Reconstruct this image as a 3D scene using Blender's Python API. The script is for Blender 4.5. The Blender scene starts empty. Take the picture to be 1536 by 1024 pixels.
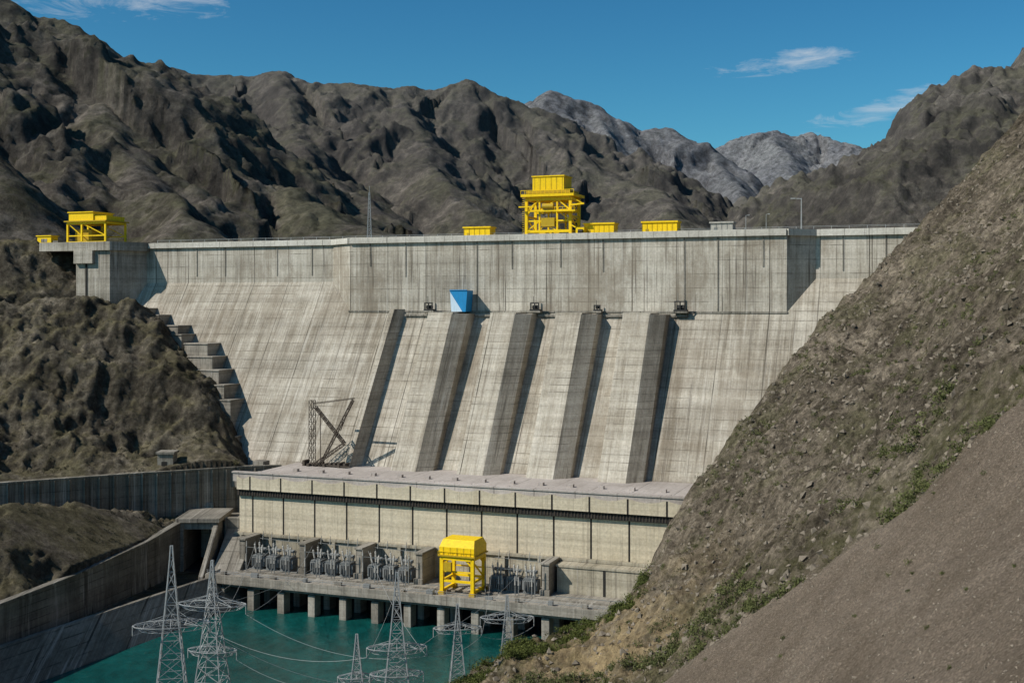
import bpy, math, random
import numpy as np
from mathutils import Matrix, Vector
random.seed(7); rng=np.random.default_rng(11)
sc=bpy.context.scene
COL=sc.collection
TH=math.radians(-20.7)
DAM=Matrix.Translation((0,420,0))@Matrix.Rotation(TH,4,'Z')   # dam frame: x=u along axis, y=-v, z
CT,ST=math.cos(TH),math.sin(TH)
def d2w(u,v):
    x,y=u,-v
    return (x*CT-y*ST, 420+x*ST+y*CT)

# ------------------------------------------------------------ node helpers
class G:
    def __init__(s,name):
        s.m=bpy.data.materials.new(name); s.m.use_nodes=True; s.nt=s.m.node_tree
        s.b=s.nt.nodes['Principled BSDF']; s.b.inputs['Roughness'].default_value=.9
        s.b.inputs['Specular IOR Level'].default_value=.2
        s.tc=s.nt.nodes.new('ShaderNodeTexCoord')
    def n(s,t,**k):
        x=s.nt.nodes.new(t)
        for a,b in k.items(): setattr(x,a,b)
        return x
    def l(s,a,b): s.nt.links.new(a,b)
    def mapping(s,scale,src=None,loc=(0,0,0),rot=(0,0,0)):
        m=s.n('ShaderNodeMapping'); m.inputs['Scale'].default_value=scale; m.inputs['Location'].default_value=loc; m.inputs['Rotation'].default_value=rot
        s.l(src or s.tc.outputs['Object'],m.inputs['Vector']); return m.outputs[0]
    def noise(s,scale=1,detail=6,rough=.6,vec=None,dist=0):
        x=s.n('ShaderNodeTexNoise'); x.inputs['Scale'].default_value=scale; x.inputs['Detail'].default_value=detail
        x.inputs['Roughness'].default_value=rough; x.inputs['Distortion'].default_value=dist
        s.l(vec or s.tc.outputs['Object'],x.inputs['Vector']); return x.outputs['Fac']
    def voro(s,scale=1,vec=None,feature='F1',rnd=1):
        x=s.n('ShaderNodeTexVoronoi',feature=feature); x.inputs['Scale'].default_value=scale; x.inputs['Randomness'].default_value=rnd
        s.l(vec or s.tc.outputs['Object'],x.inputs['Vector']); return x.outputs['Distance']
    def ramp(s,fac,stops):
        r=s.n('ShaderNodeValToRGB'); e=r.color_ramp.elements
        while len(e)<len(stops): e.new(.5)
        for i,(p,c) in enumerate(stops):
            e[i].position=p; e[i].color=(c,c,c,1) if not isinstance(c,tuple) else (*c,1)
        s.l(fac,r.inputs[0]); return r.outputs[0]
    def mix(s,f,a,b,mode='MIX'):
        x=s.n('ShaderNodeMix',data_type='RGBA',blend_type=mode)
        for i,v in ((0,f),(6,a),(7,b)):
            if hasattr(v,'is_output'): s.l(v,x.inputs[i])
            elif i==0: x.inputs[0].default_value=v
            else: x.inputs[i].default_value=(*v,1)
        return x.outputs[2]
    def math(s,op,a,b=0,c=0,clamp=False):
        x=s.n('ShaderNodeMath',operation=op,use_clamp=clamp)
        for i,v in enumerate((a,b,c)):
            if hasattr(v,'is_output'): s.l(v,x.inputs[i])
            else: x.inputs[i].default_value=v
        return x.outputs[0]
    def bump(s,h,dist=1,strength=1,prev=None):
        x=s.n('ShaderNodeBump'); x.inputs['Distance'].default_value=dist; x.inputs['Strength'].default_value=strength
        s.l(h,x.inputs['Height'])
        if prev: s.l(prev,x.inputs['Normal'])
        s.l(x.outputs[0],s.b.inputs['Normal']); return x.outputs[0]
    def col(s,c):
        if hasattr(c,'is_output'): s.l(c,s.b.inputs['Base Color'])
        else: s.b.inputs['Base Color'].default_value=(*c,1)
        return s.m

def concrete(name,dark,base,light,lift=3.0,joint=15.0,streak=1.0,line=.55,contrast=1.0,drip=1.0,patch=0.0):
    g=G(name)
    sep=g.n('ShaderNodeSeparateXYZ'); g.l(g.tc.outputs['Object'],sep.inputs[0])
    s1=g.noise(1,6,.7,g.mapping((.30,.02,.016)))
    s2=g.noise(1,5,.75,g.mapping((1.5,.05,.04)))
    s3=g.noise(1,4,.7,g.mapping((.02,.02,.5)))
    pt=g.noise(.03,7,.7)
    a=g.math('MULTIPLY',s1,.46*streak); a=g.math('MULTIPLY_ADD',s2,.34*streak,a)
    a=g.math('MULTIPLY_ADD',pt,.56,a); a=g.math('MULTIPLY_ADD',s3,.16,a)
    tot=.80*streak+.72
    a=g.math('MULTIPLY_ADD',g.math('SUBTRACT',a,tot*.5),1.0,.5)
    w=.105/contrast
    c=g.ramp(a,[(.5-w,dark),(.5,base),(.5+w,light)])
    fz=g.math('FRACT',g.math('DIVIDE',sep.outputs[2],lift)); lz=g.math('LESS_THAN',fz,.25/lift)
    band=g.noise(1,2,.5,g.mapping((.004,.004,.9/lift)))
    fx=g.math('FRACT',g.math('DIVIDE',sep.outputs[0],joint)); lx=g.math('LESS_THAN',fx,.36/joint)
    brk=g.ramp(g.noise(.1,4,.7),[(.40,.0),(.62,1.0)])
    c=g.mix(g.math('MULTIPLY',g.math('MULTIPLY',lz,brk),line),c,tuple(x*.5 for x in dark))
    c=g.mix(g.math('MULTIPLY',g.math('MULTIPLY',lx,g.ramp(g.noise(.07,3,.6),[(.35,.35),(.6,1.0)])),min(1,line*1.2)),c,tuple(x*.35 for x in dark))
    c=g.mix(.45,c,g.ramp(band,[(.35,.72),(.65,1.22)]),'MULTIPLY')
    fine=g.noise(1.4,5,.75)
    c=g.mix(.7,c,g.ramp(fine,[(.3,.7),(.7,1.26)]),'MULTIPLY')
    dr=g.ramp(g.noise(1,4,.8,g.mapping((.75,.03,.014),loc=(31,5,2))),[(.545,0.0),(.65,1.0)])
    c=g.mix(g.math('MULTIPLY',dr,.62*drip,0,True),c,(.10,.083,.066))
    wr=g.ramp(g.noise(1,4,.8,g.mapping((.9,.03,.02),loc=(3,15,7))),[(.57,0.0),(.67,1.0)])
    c=g.mix(g.math('MULTIPLY',wr,.42*drip,0,True),c,(.56,.53,.475))
    if patch:
        pm=g.ramp(g.noise(.045,8,.75,g.mapping((1,1,.6),loc=(9,9,9))),[(.51,0.0),(.60,1.0)])
        c=g.mix(g.math('MULTIPLY',pm,patch),c,(.21,.172,.128))
    g.bump(fine,.12,.7)
    return g.col(c)

def plain(name,c,rough=.6,var=.25,scale=.8,metal=0,dirt=True):
    g=G(name); g.b.inputs['Roughness'].default_value=rough; g.b.inputs['Metallic'].default_value=metal
    n=g.noise(scale,5,.65)
    k=g.mix(1.0,c,g.ramp(n,[(.3,1-var),(.7,1+var*.5)]),'MULTIPLY')
    if dirt:
        st=g.ramp(g.noise(1,4,.7,g.mapping((1.5,1.5,.12))),[(.52,0.0),(.72,.5)])
        k=g.mix(st,k,tuple(x*.45+.02 for x in c))
    return g.col(k)

def rockmat(name,c1,c2,c3,veg,vegamt,scale,bumpd,dots=.2,dotscale=.12,haze=None):
    g=G(name); g.b.inputs['Roughness'].default_value=1.0
    g.b.inputs['Specular IOR Level'].default_value=.05
    n1=g.noise(.012*scale,8,.74,dist=.4); n2=g.noise(.13*scale,7,.78)
    c=g.ramp(n1,[(.38,c1),(.5,c2),(.62,c3)])
    c=g.mix(1.0,c,g.ramp(n2,[(.34,.4),(.5,.92),(.66,1.75)]),'MULTIPLY')
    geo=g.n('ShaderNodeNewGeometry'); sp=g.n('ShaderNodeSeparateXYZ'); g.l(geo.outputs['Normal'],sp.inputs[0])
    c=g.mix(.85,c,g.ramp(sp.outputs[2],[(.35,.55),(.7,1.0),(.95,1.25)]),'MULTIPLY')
    vn=g.math('MULTIPLY',g.ramp(sp.outputs[2],[(.5,0.0),(.78,1.0)]),g.ramp(g.noise(.02*scale,6,.75),[(.42,0.0),(.56,1.0)]))
    c=g.mix(g.math('MULTIPLY',vn,vegamt),c,g.mix(.8,veg,g.ramp(n2,[(.35,.45),(.65,1.6)]),'MULTIPLY'))
    d=g.voro(dotscale*scale); dn=g.noise(.03*scale,4,.6)
    dm=g.math('MULTIPLY',g.ramp(d,[(dots,1.0),(dots+.12,0.0)]),g.ramp(dn,[(.4,0.0),(.55,1.0)]))
    c=g.mix(g.math('MULTIPLY',dm,.7),c,tuple(x*.45 for x in veg))
    if haze:
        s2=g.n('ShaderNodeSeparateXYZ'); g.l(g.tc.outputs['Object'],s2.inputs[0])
        f=g.math('MULTIPLY',g.math('DIVIDE',g.math('SUBTRACT',s2.outputs[1],550),900,clamp=True),.5)  # aerial haze painted into the rock colour, stronger with distance along Y
        c=g.mix(f,c,haze)
    b=g.bump(g.noise(.06*scale,9,.8,dist=.3),bumpd*2.0,1)
    g.bump(n2,bumpd*.9,1,b)
    return g.col(c)

# ------------------------------------------------------------ mesh helpers
class MB:
    def __init__(s): s.v=[];s.f=[];s.m=[]
    def hexa(s,p,m=0):
        o=len(s.v); s.v+= [tuple(q) for q in p]
        for f in ((0,3,2,1),(4,5,6,7),(0,1,5,4),(1,2,6,5),(2,3,7,6),(3,0,4,7)): s.f.append(tuple(o+i for i in f)); s.m.append(m)
    def box(s,x0,x1,y0,y1,z0,z1,m=0):
        if x0>x1:x0,x1=x1,x0
        if y0>y1:y0,y1=y1,y0
        s.hexa([(x0,y0,z0),(x1,y0,z0),(x1,y1,z0),(x0,y1,z0),(x0,y0,z1),(x1,y0,z1),(x1,y1,z1),(x0,y1,z1)],m)
    def beam(s,p,q,w,m=0,w2=None):
        p=Vector(p);q=Vector(q); d=(q-p)
        if d.length<1e-6: return
        d.normalize(); a=Vector((0,0,1)) if abs(d.z)<.9 else Vector((1,0,0))
        e=d.cross(a).normalized(); f=d.cross(e).normalized(); h=w/2; h2=(w2 or w)/2
        s.hexa([p-e*h-f*h,p+e*h-f*h,p+e*h+f*h,p-e*h+f*h,q-e*h2-f*h2,q+e*h2-f*h2,q+e*h2+f*h2,q-e*h2+f*h2],m)
    def cyl(s,p,q,r0,r1,n=10,m=0):
        p=Vector(p);q=Vector(q); d=(q-p).normalized(); a=Vector((0,0,1)) if abs(d.z)<.9 else Vector((1,0,0))
        e=d.cross(a).normalized(); f=d.cross(e); o=len(s.v)
        for c,r in ((p,r0),(q,r1)):
            for i in range(n):
                t=2*math.pi*i/n; s.v.append(tuple(c+e*math.cos(t)*r+f*math.sin(t)*r))
        for i in range(n):
            j=(i+1)%n; s.f.append((o+i,o+j,o+n+j,o+n+i)); s.m.append(m)
        s.f.append(tuple(o+i for i in range(n))[::-1]); s.m.append(m)
        s.f.append(tuple(o+n+i for i in range(n))); s.m.append(m)
    def face(s,pts,m=0):
        o=len(s.v); s.v+=[tuple(p) for p in pts]; s.f.append(tuple(range(o,o+len(pts)))); s.m.append(m)
    def build(s,name,mats,mw=None,parent=None,bevel=0):
        me=bpy.data.meshes.new(name); me.from_pydata(s.v,[],s.f)
        for m in mats: me.materials.append(m)
        me.polygons.foreach_set('material_index',s.m)
        import bmesh
        b=bmesh.new(); b.from_mesh(me); bmesh.ops.recalc_face_normals(b,faces=b.faces); b.to_mesh(me); b.free()
        ob=bpy.data.objects.new(name,me); COL.objects.link(ob)
        if mw is not None: ob.matrix_world=mw
        if bevel:
            md=ob.modifiers.new('bevel','BEVEL'); md.width=bevel; md.segments=2; md.limit_method='ANGLE'
        return ob
def empty(name,mw=Matrix()):
    e=bpy.data.objects.new(name,None); COL.objects.link(e); e.matrix_world=mw; return e
def child(mb,name,mats,par,**k):
    ob=mb.build(name,mats,**k); ob.parent=par; return ob   # child mesh in parent's local frame

def rawmesh(name,v,f,mats,smooth=True,k=4):
    me=bpy.data.meshes.new(name); nv=len(v); nf=len(f)
    me.vertices.add(nv); me.vertices.foreach_set('co',np.asarray(v,np.float32).ravel())
    me.loops.add(nf*k); me.loops.foreach_set('vertex_index',np.asarray(f,np.int32).ravel())
    me.polygons.add(nf); me.polygons.foreach_set('loop_start',np.arange(nf,dtype=np.int32)*k)
    try: me.polygons.foreach_set('loop_total',np.full(nf,k,np.int32))
    except Exception: pass
    me.polygons.foreach_set('use_smooth',np.full(nf,smooth))
    for m in mats: me.materials.append(m)
    me.update(calc_edges=True); me.validate()
    ob=bpy.data.objects.new(name,me); COL.objects.link(ob); return ob

def grid(name,X,Y,Z,mats,attrs=None,smooth=True):
    ny,nx=X.shape; v=np.stack([X,Y,Z],-1).reshape(-1,3)
    i=np.arange(nx*ny).reshape(ny,nx)
    f=np.stack([i[:-1,:-1],i[:-1,1:],i[1:,1:],i[1:,:-1]],-1).reshape(-1,4)
    ob=rawmesh(name,v,f,mats,smooth)
    for k,a in (attrs or {}).items():
        at=ob.data.attributes.new(k,'FLOAT','POINT'); at.data.foreach_set('value',a.ravel().astype(np.float32))
    return ob

# ------------------------------------------------------------ noise
def _h(xi,yi,seed):
    h=(xi.astype(np.int64)*374761393+yi.astype(np.int64)*668265263+seed*1442695041)&0xffffffff
    h=((h^(h>>13))*1274126177)&0xffffffff; h=h^(h>>16)
    return (h&0xffff)/65535.0*2*np.pi
def gn(x,y,seed=0):
    xi=np.floor(x);yi=np.floor(y);xf=x-xi;yf=y-yi
    u=xf*xf*xf*(xf*(xf*6-15)+10); w=yf*yf*yf*(yf*(yf*6-15)+10)
    def g(dx,dy):
        a=_h(xi+dx,yi+dy,seed); return np.cos(a)*(xf-dx)+np.sin(a)*(yf-dy)
    a=g(0,0);b=g(1,0);c=g(0,1);d=g(1,1)
    return (a+(b-a)*u)+((c+(d-c)*u)-(a+(b-a)*u))*w
def fbm(x,y,sc_,o=5,seed=0,gain=.5):
    s=0;a=1;f=1/sc_
    for i in range(o): s=s+a*gn(x*f+i*7.3,y*f-i*3.1,seed+i); a*=gain; f*=2.03
    return s
def sharp(x,y,sc_,o=5,seed=0,gain=.55):
    """ridge noise: knife ridges, open V gullies; mean about .6"""
    s=0;a=1;f=1/sc_;t=0;c,r=.8,.6
    for i in range(o):
        s=s+a*(1-np.abs(gn(x*f+i*5.7,y*f+i*9.2,seed+i))*2.0); t+=a; a*=gain; f*=2.09
        x,y=x*c-y*r,x*r+y*c
    return s/t
def rbf(pts):
    P=np.array(pts,float); xy=P[:,:2]/100; z=P[:,2]
    def phi(r): return np.where(r>0,r*r*np.log(r+1e-9),0)
    n=len(P); A=np.zeros((n+3,n+3)); d=np.linalg.norm(xy[:,None]-xy[None],axis=-1)
    A[:n,:n]=phi(d)+np.eye(n)*.002; A[:n,n]=1; A[:n,n+1:]=xy; A[n,:n]=1; A[n+1:,:n]=xy.T
    w=np.linalg.solve(A,np.r_[z,0,0,0])
    def f(X,Y):
        s=w[n]+w[n+1]*X/100+w[n+2]*Y/100
        for k in range(n):
            s=s+w[k]*phi(np.hypot(X/100-xy[k,0],Y/100-xy[k,1]))
        return s
    return f
def polydist(X,Y,pl):
    best=np.full(X.shape,1e9); sg=np.zeros(X.shape)
    for (x0,y0),(x1,y1) in zip(pl[:-1],pl[1:]):
        dx,dy=x1-x0,y1-y0; L=dx*dx+dy*dy
        t=np.clip(((X-x0)*dx+(Y-y0)*dy)/L,0,1); ex=X-x0-t*dx; ey=Y-y0-t*dy
        d=np.hypot(ex,ey); m=d<best-1e-6; best=np.where(m,d,best); sg=np.where(m,np.sign(dx*ey-dy*ex),sg)
    return best*sg

# ------------------------------------------------------------ materials
M_conc=concrete('dam_concrete',(.205,.175,.135),(.345,.31,.255),(.49,.45,.385),3.0,15,1.0,.7,1.0,.9,.4)
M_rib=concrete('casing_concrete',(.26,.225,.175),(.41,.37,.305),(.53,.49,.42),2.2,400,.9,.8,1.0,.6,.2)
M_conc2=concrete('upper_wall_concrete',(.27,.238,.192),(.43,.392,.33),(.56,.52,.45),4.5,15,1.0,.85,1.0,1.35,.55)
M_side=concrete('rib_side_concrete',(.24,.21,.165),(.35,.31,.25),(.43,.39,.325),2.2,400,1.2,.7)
M_cap=concrete('parapet_concrete',(.40,.375,.33),(.51,.485,.43),(.60,.575,.52),9,7.5,.5,.5,1,.4)
M_old=concrete('old_concrete',(.13,.12,.10),(.225,.205,.172),(.32,.295,.255),2.5,6.0,1.0,.6)
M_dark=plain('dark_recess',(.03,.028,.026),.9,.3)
M_panel=concrete('cream_panels',(.43,.365,.26),(.54,.47,.35),(.62,.55,.42),1.6,300,.5,.22,.8,.45)
M_roof=concrete('roof_concrete',(.27,.235,.21),(.37,.33,.30),(.46,.415,.385),300,12,.3,.5,1,.2)
M_yel=plain('yellow_paint',(.92,.61,.008),.5,.15,1.5)
M_yel2=plain('yellow_paint_dark',(.50,.33,.02),.5,.2,1.5)
M_steel=plain('galvanised_steel',(.38,.39,.39),.5,.2,1.0,.3)
M_grey=plain('transformer_grey',(.20,.21,.21),.5,.25,1.0)
M_porc=plain('porcelain',(.42,.41,.38),.3,.1,2.0)
M_blk=plain('black_steel',(.03,.03,.03),.6,.2)
M_blue=plain('blue_sheet',(.02,.24,.52),.5,.15,.4)
M_white=plain('white_sheet',(.55,.68,.80),.5,.1,.4)
M_rust=plain('rusty_steel',(.09,.072,.058),.8,.3)

R_mtn=rockmat('hazed_mountain_rock',(.054,.047,.040),(.100,.088,.074),(.172,.152,.128),(.088,.086,.048),.7,1.0,1.8,.16,.10,(.130,.126,.128))  # last colour is the haze tint mixed into distant rock
R_far=rockmat('hazed_far_rock',(.115,.118,.130),(.150,.151,.162),(.200,.200,.208),(.135,.142,.138),.4,.8,2.0,.10,.08)  # pale bluish tones: distance haze painted into the rock colours
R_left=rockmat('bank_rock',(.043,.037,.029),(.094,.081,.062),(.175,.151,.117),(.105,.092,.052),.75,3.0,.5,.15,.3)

def hillmat():
    g=G('hillside_ground'); g.b.inputs['Roughness'].default_value=1; g.b.inputs['Specular IOR Level'].default_value=.05
    n1=g.noise(.05,7,.7,dist=.5); n2=g.noise(.5,8,.78); n3=g.noise(3.5,5,.8)
    rock=g.ramp(n1,[(.35,(.092,.076,.056)),(.5,(.158,.130,.098)),(.64,(.245,.203,.155))])
    rock=g.mix(1.0,rock,g.ramp(n2,[(.36,.33),(.5,.95),(.64,1.8)]),'MULTIPLY')
    rock=g.mix(.7,rock,g.ramp(n3,[(.35,.6),(.65,1.4)]),'MULTIPLY')
    gp=g.ramp(g.noise(.045,7,.75,g.mapping((1,1,1),loc=(40,0,0))),[(.5,0.0),(.6,1.0)])
    rock=g.mix(g.math('MULTIPLY',gp,.45),rock,g.mix(.9,(.115,.112,.055),g.ramp(n2,[(.36,.35),(.64,1.7)]),'MULTIPLY'))
    grav=g.ramp(n1,[(.3,(.205,.160,.118)),(.5,(.27,.215,.165)),(.7,(.345,.28,.22))])
    grav=g.mix(.9,grav,g.ramp(n3,[(.35,.5),(.5,1.0),(.65,1.6)]),'MULTIPLY')
    grav=g.mix(.6,grav,g.ramp(n2,[(.35,.7),(.65,1.3)]),'MULTIPLY')
    v=g.voro(2.6); grav=g.mix(.6,grav,g.ramp(v,[(.0,1.6),(.18,1.15),(.5,.72)]),'MULTIPLY')
    at=g.n('ShaderNodeAttribute',attribute_name='gravel')
    f=g.math('ADD',at.outputs['Fac'],g.math('MULTIPLY',g.math('SUBTRACT',g.noise(.08,6,.7),.5),1.9),clamp=True)
    c=g.mix(g.ramp(f,[(.3,0.0),(.7,1.0)]),rock,grav)
    at2=g.n('ShaderNodeAttribute',attribute_name='sand')
    f2=g.math('MULTIPLY',at2.outputs['Fac'],g.ramp(g.noise(.12,6,.7),[(.38,.1),(.56,1.0)]))
    c=g.mix(f2,c,g.mix(.9,(.40,.30,.17),g.ramp(n2,[(.35,.5),(.65,1.45)]),'MULTIPLY'))
    at3=g.n('ShaderNodeAttribute',attribute_name='green')
    f3=g.math('MULTIPLY',at3.outputs['Fac'],g.ramp(g.noise(.3,6,.7),[(.42,0.0),(.58,1.0)]))
    c=g.mix(g.math('MULTIPLY',f3,.8),c,(.085,.085,.03))
    b=g.bump(n2,1.4,1); g.bump(n3,.25,1,b)
    return g.col(c)
M_hill=hillmat()

# ------------------------------------------------------------ distant mountains
RID=[
 (.62,[(-593,1000,363),(-469,950,276),(-384,900,229),(-354,900,215),(-329,900,204),(-304,900,189),(-284,900,176),(-266,900,167),(-207,850,119),(-164,800,85),(-115,720,55),(-64,650,33)]),
 (.9,[(-389,600,111),(-270,560,85),(-230,540,61),(-214,530,45),(-199,520,29)]),
 (.62,[(-410,1300,233),(-363,1300,251),(-316,1300,246),(-277,1300,246),(-242,1290,247),(-205,1280,232),(-169,1280,230),(-121,1300,235),(-85,1300,230),(-56,1300,237),(-20,1300,226),(5,1300,217),(36,1250,193),(61,1200,159),(105,1100,112),(129,1000,80),(138,900,50)]),
 (.7,[(-242,1290,247),(-210,1150,168),(-166,1000,113),(-102,880,70)]),
 (.7,[(-121,1300,235),(-95,1150,162),(-60,1000,102),(-23,880,60)]),
 (.7,[(-384,900,225),(-340,780,150),(-300,680,85),(-262,600,45)]),
 (.7,[(-304,900,186),(-262,790,120),(-215,690,75),(-160,600,38)]),
 (.7,[(-68,1800,263),(7,1750,284),(40,1700,284),(59,1700,299),(77,1700,294),(115,1700,277),(153,1700,256),(181,1700,242),(228,1700,247),(254,1680,224),(272,1650,203),(277,1500,140),(276,1300,89)]),
 (.7,[(115,1700,275),(140,1500,170),(160,1300,95)]),
 (.62,[(322,2500,318),(404,2450,305),(456,2400,330),(523,2400,346),(556,2400,335),(603,2400,342),(629,2350,316),(680,2300,292),(744,2300,272),(872,2300,280)]),
 (.65,[(523,2400,340),(469,2000,203),(446,1700,126)]),
 (.65,[(629,2350,305),(640,2000,190),(600,1700,120)]),
 (.6,[(296,1000,68),(334,1050,104),(365,1100,127),(398,1100,145),(423,1100,161),(447,1100,185),(460,1100,196),(484,1100,199),(539,1100,240),(631,1100,314),(753,1100,338)]),
]
def mountains(X,Y,base):
    Z=np.full(X.shape,base,float); D=np.full(X.shape,200.0)
    wx=fbm(X,Y,110,5,5,.55)*24; wy=fbm(X,Y,110,5,9,.55)*24
    for ri,(sl,pl) in enumerate(RID):
        s0=0; bz=np.full(X.shape,-1e9); bs=np.zeros(X.shape); bd=np.zeros(X.shape)
        for p,q in zip(pl[:-1],pl[1:]):
            dx,dy=q[0]-p[0],q[1]-p[1]; L=math.hypot(dx,dy)
            xx=X+wx*.6; yy=Y+wy*.6
            t=np.clip(((xx-p[0])*dx+(yy-p[1])*dy)/(L*L),0,1)
            d=np.hypot(xx-p[0]-t*dx,yy-p[1]-t*dy); z=p[2]+t*(q[2]-p[2])-sl*np.sqrt(d*d+36)+sl*6
            m=z>bz; bz=np.where(m,z,bz); bs=np.where(m,s0+t*L,bs); bd=np.where(m,d,bd); s0+=L
        g0=1-np.abs(gn((bs+wx)/80,bd/300+ri*7.7,20+ri))*2.2
        g1=1-np.abs(gn((bs+wx*1.3+bd*.25)/34,bd/110+ri*3.3,40+ri))*2.2
        bz=bz-np.minimum(bd*.40,44)*(.68-g0)*1.1-np.minimum(bd*.26,14)*(.65-g1)
        up=bz>Z; Z=np.where(up,bz,Z); D=np.where(up,bd,D)
    hgt=np.clip((Z-base)/60,0,1); k=.3+.7*np.clip(D/70,0,1)
    Z=Z+hgt*(fbm(X,Y,70,3,2)*7+k*(sharp(X+wx,Y+wy,64,6,3,.52)-.62)*24+(.4+.6*k)*(sharp(X+wx*.4,Y+wy*.4,17,4,33,.6)-.62)*6.5)
    return Z
xs=np.arange(-800,760,2.3); ys=np.arange(492,1460,2.4); X,Y=np.meshgrid(xs,ys)
Z=mountains(X,Y,8.0); Z=np.where((X<-170)&(Y<620),np.maximum(Z,22+fbm(X,Y,20,3,2)),Z); Z=np.where(X<-225-(Y-500)*.12,np.maximum(Z,24+fbm(X,Y,20,3,2)),Z)
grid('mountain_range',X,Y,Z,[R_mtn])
xs=np.arange(-800,1500,4.8); ys=np.arange(1455,2800,5); X,Y=np.meshgrid(xs,ys)
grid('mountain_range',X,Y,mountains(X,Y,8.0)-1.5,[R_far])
gm=MB(); gm.face([(-9000,-3000,-112),(9000,-3000,-112),(9000,12000,-112),(-9000,12000,-112)]); gm.build('ground',[R_mtn])

def watermat(name,c):
    g=G(name); g.b.inputs['Roughness'].default_value=.1; g.b.inputs['Specular IOR Level'].default_value=.4; g.b.inputs['IOR'].default_value=1.33
    n=g.noise(.03,5,.6); n2=g.noise(.35,5,.65,g.mapping((1,.55,1)))
    c2=g.mix(1.0,c,g.ramp(n,[(.35,.7),(.65,1.3)]),'MULTIPLY'); c2=g.mix(1.0,c2,g.ramp(n2,[(.35,.8),(.65,1.25)]),'MULTIPLY')
    b=g.bump(n2,.6,.7); g.bump(g.noise(1.6,4,.7),.15,.8,b); return g.col(c2)
M_wat=watermat('river_water_material',(.004,.060,.056))
w=MB(); w.face([(-320,60,-88),(120,60,-88),(120,480,-88),(-320,480,-88)]); w.build('river_water',[M_wat])
w=MB(); w.face([(-152,14,15),(420,14,15),(420,1100,15),(-60,1100,15)]); w.build('reservoir_water',[M_wat],DAM)

# ------------------------------------------------------------ right hillside
ridge=[(-26.8,232,-86),(-14.1,235,-75.3),(-6.3,238,-73),(1.6,240,-70.9),(13.9,245,-64.2),(25.3,250,-59.3),(30.9,256,-53.6),(40.5,268,-42.7),(47.4,278,-36.6),(68.7,300,-17.8),(83.4,318,-4.8),(113,335,19.7),(129.6,342,34.8),(149.3,350,53.1),(189,365,87.8),(239,380,127.3)]
near=[(32,75,-23.8),(27.7,150,-47.6),(3.8,215,-68.2),(56.2,190,-26.1),(87.1,230,-6),(62.1,120,-9.8),(28.3,45,-14.3),(32.5,110,-34.9),(40.3,190,-41.9),(27.1,210,-58),(64,150,-12.2),(106.7,250,14.3),(87.3,270,-7),(53.1,250,-31.5),
 (0,110,-62),(-50,110,-74),(-50,190,-80),(-95,200,-80),(-110,100,-70),(200,250,92),(240,300,120),(60,40,2),(150,100,70),(-10,40,-50),(-20,180,-75),(-50,238,-90),(-90,240,-90),(-100,255,-98),(-50,260,-99)]
fh=rbf(ridge+near); rpl=[(-130,258),(-60,245)]+[(a,b) for a,b,c in ridge]+[(330,400)]
def hillz(X,Y,detail=True):
    z=fh(X,Y); d=polydist(X,Y,rpl)
    g=np.clip((182-(Y+.62*(X-22)))/26+.5,0,1)*np.clip((X+5)/15,0,1)
    if detail:
        am=(1-g*.92)*np.clip((Y-50)/60,.2,1)
        z=z+am*((sharp(X,Y,34,5,61,.55)-.62)*8.5+(sharp(X,Y,9,5,63,.62)-.62)*3.6)+fbm(X,Y,2.2,3,66)*.4*(1-.6*g)+(fbm(X,Y,30,3,68)*1.4+fbm(X*.6+Y*.8,X*.16-Y*.12,5,3,69)*.35)*g
        z=z-1.8*np.exp(-((Y+.62*(X-22)-184)/7)**2)
    z=z-1.35*np.maximum(d-1,0)
    return z,g,d
xs=np.concatenate([np.arange(-130,-30,2.0),np.arange(-30,130,.55),np.arange(130,330,2.5)])
ys=np.concatenate([np.arange(20,60,2.0),np.arange(60,350,.6),np.arange(350,440,2.5)]); X,Y=np.meshgrid(xs,ys)
Z,g_,d_=hillz(X,Y)
sand=np.exp(-(((X-14)/18)**2+((Y-218)/24)**2))*1.2
green=np.clip(np.exp(-(((X+4)/20)**2+((Y-236)/14)**2))*1.2+.5*np.exp(-((d_+4)/4)**2)*(X<26)+.6*np.exp(-((Y+.62*(X-22)-190)/9)**2),0,1)
grid('rocky_hillside',X,Y,np.maximum(Z,-111),[M_hill],{'gravel':g_,'sand':sand,'green':green})

# ------------------------------------------------------------ left bank
hi=[(-92.2,412,-54.2),(-103.4,425,-34.7),(-119.3,440,-16.4),(-135.1,452,-6.8),(-150.3,460,-1.8),(-168.9,455,-1.3),(-189.9,445,-.5),(-131,415,-33.9),(-150.3,405,-33.1),(-170.7,400,-32.7),(-115.1,400,-46),(-151.4,385,-48.6),
 (-85,396,-55.5),(-152,360,-54.5),(-250,310,-52),(-120,378,-54.5),(-86,405,-60),(-92,430,-60),(-108,445,-45),(-135,475,-22),(-220,420,-4),(-240,380,-25),(-300,400,0),(-320,320,-30),(-80,420,-75),(-70,400,-75)]
fhi=rbf(hi)
fhi2=rbf([(-173.7,468,-.5),(-200.5,470,19.1),(-191.5,480,21.6),(-181.3,485,22.4),(-171.8,470,3.4),(-260,480,24),(-185,520,23),(-300,520,26),(-150,480,-10),(-150,505,-10),(-230,450,16),(-300,440,22),(-205,452,3),(-190,458,1)])
lo=[(-93,345,-81),(-121,277,-81),(-104,368,-71),(-130,272,-74),(-107,352,-64),(-112,330,-62),(-125,320,-56.5),(-140,325,-57),(-125,345,-60),(-145,330,-61),(-101,365,-70),(-100,380,-70),(-125,368,-67),(-150,350,-67),(-180,300,-58),(-200,340,-54),(-250,300,-55),(-170,240,-62),(-160,200,-70),(-240,200,-50),(-90,385,-72),(-82,375,-78),(-118,308,-69),(-125,290,-71)]
flo=rbf(lo)
wall=[(-320,272),(-250,304),(-152,357),(-118,377),(-87,393),(-72,399)]
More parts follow.
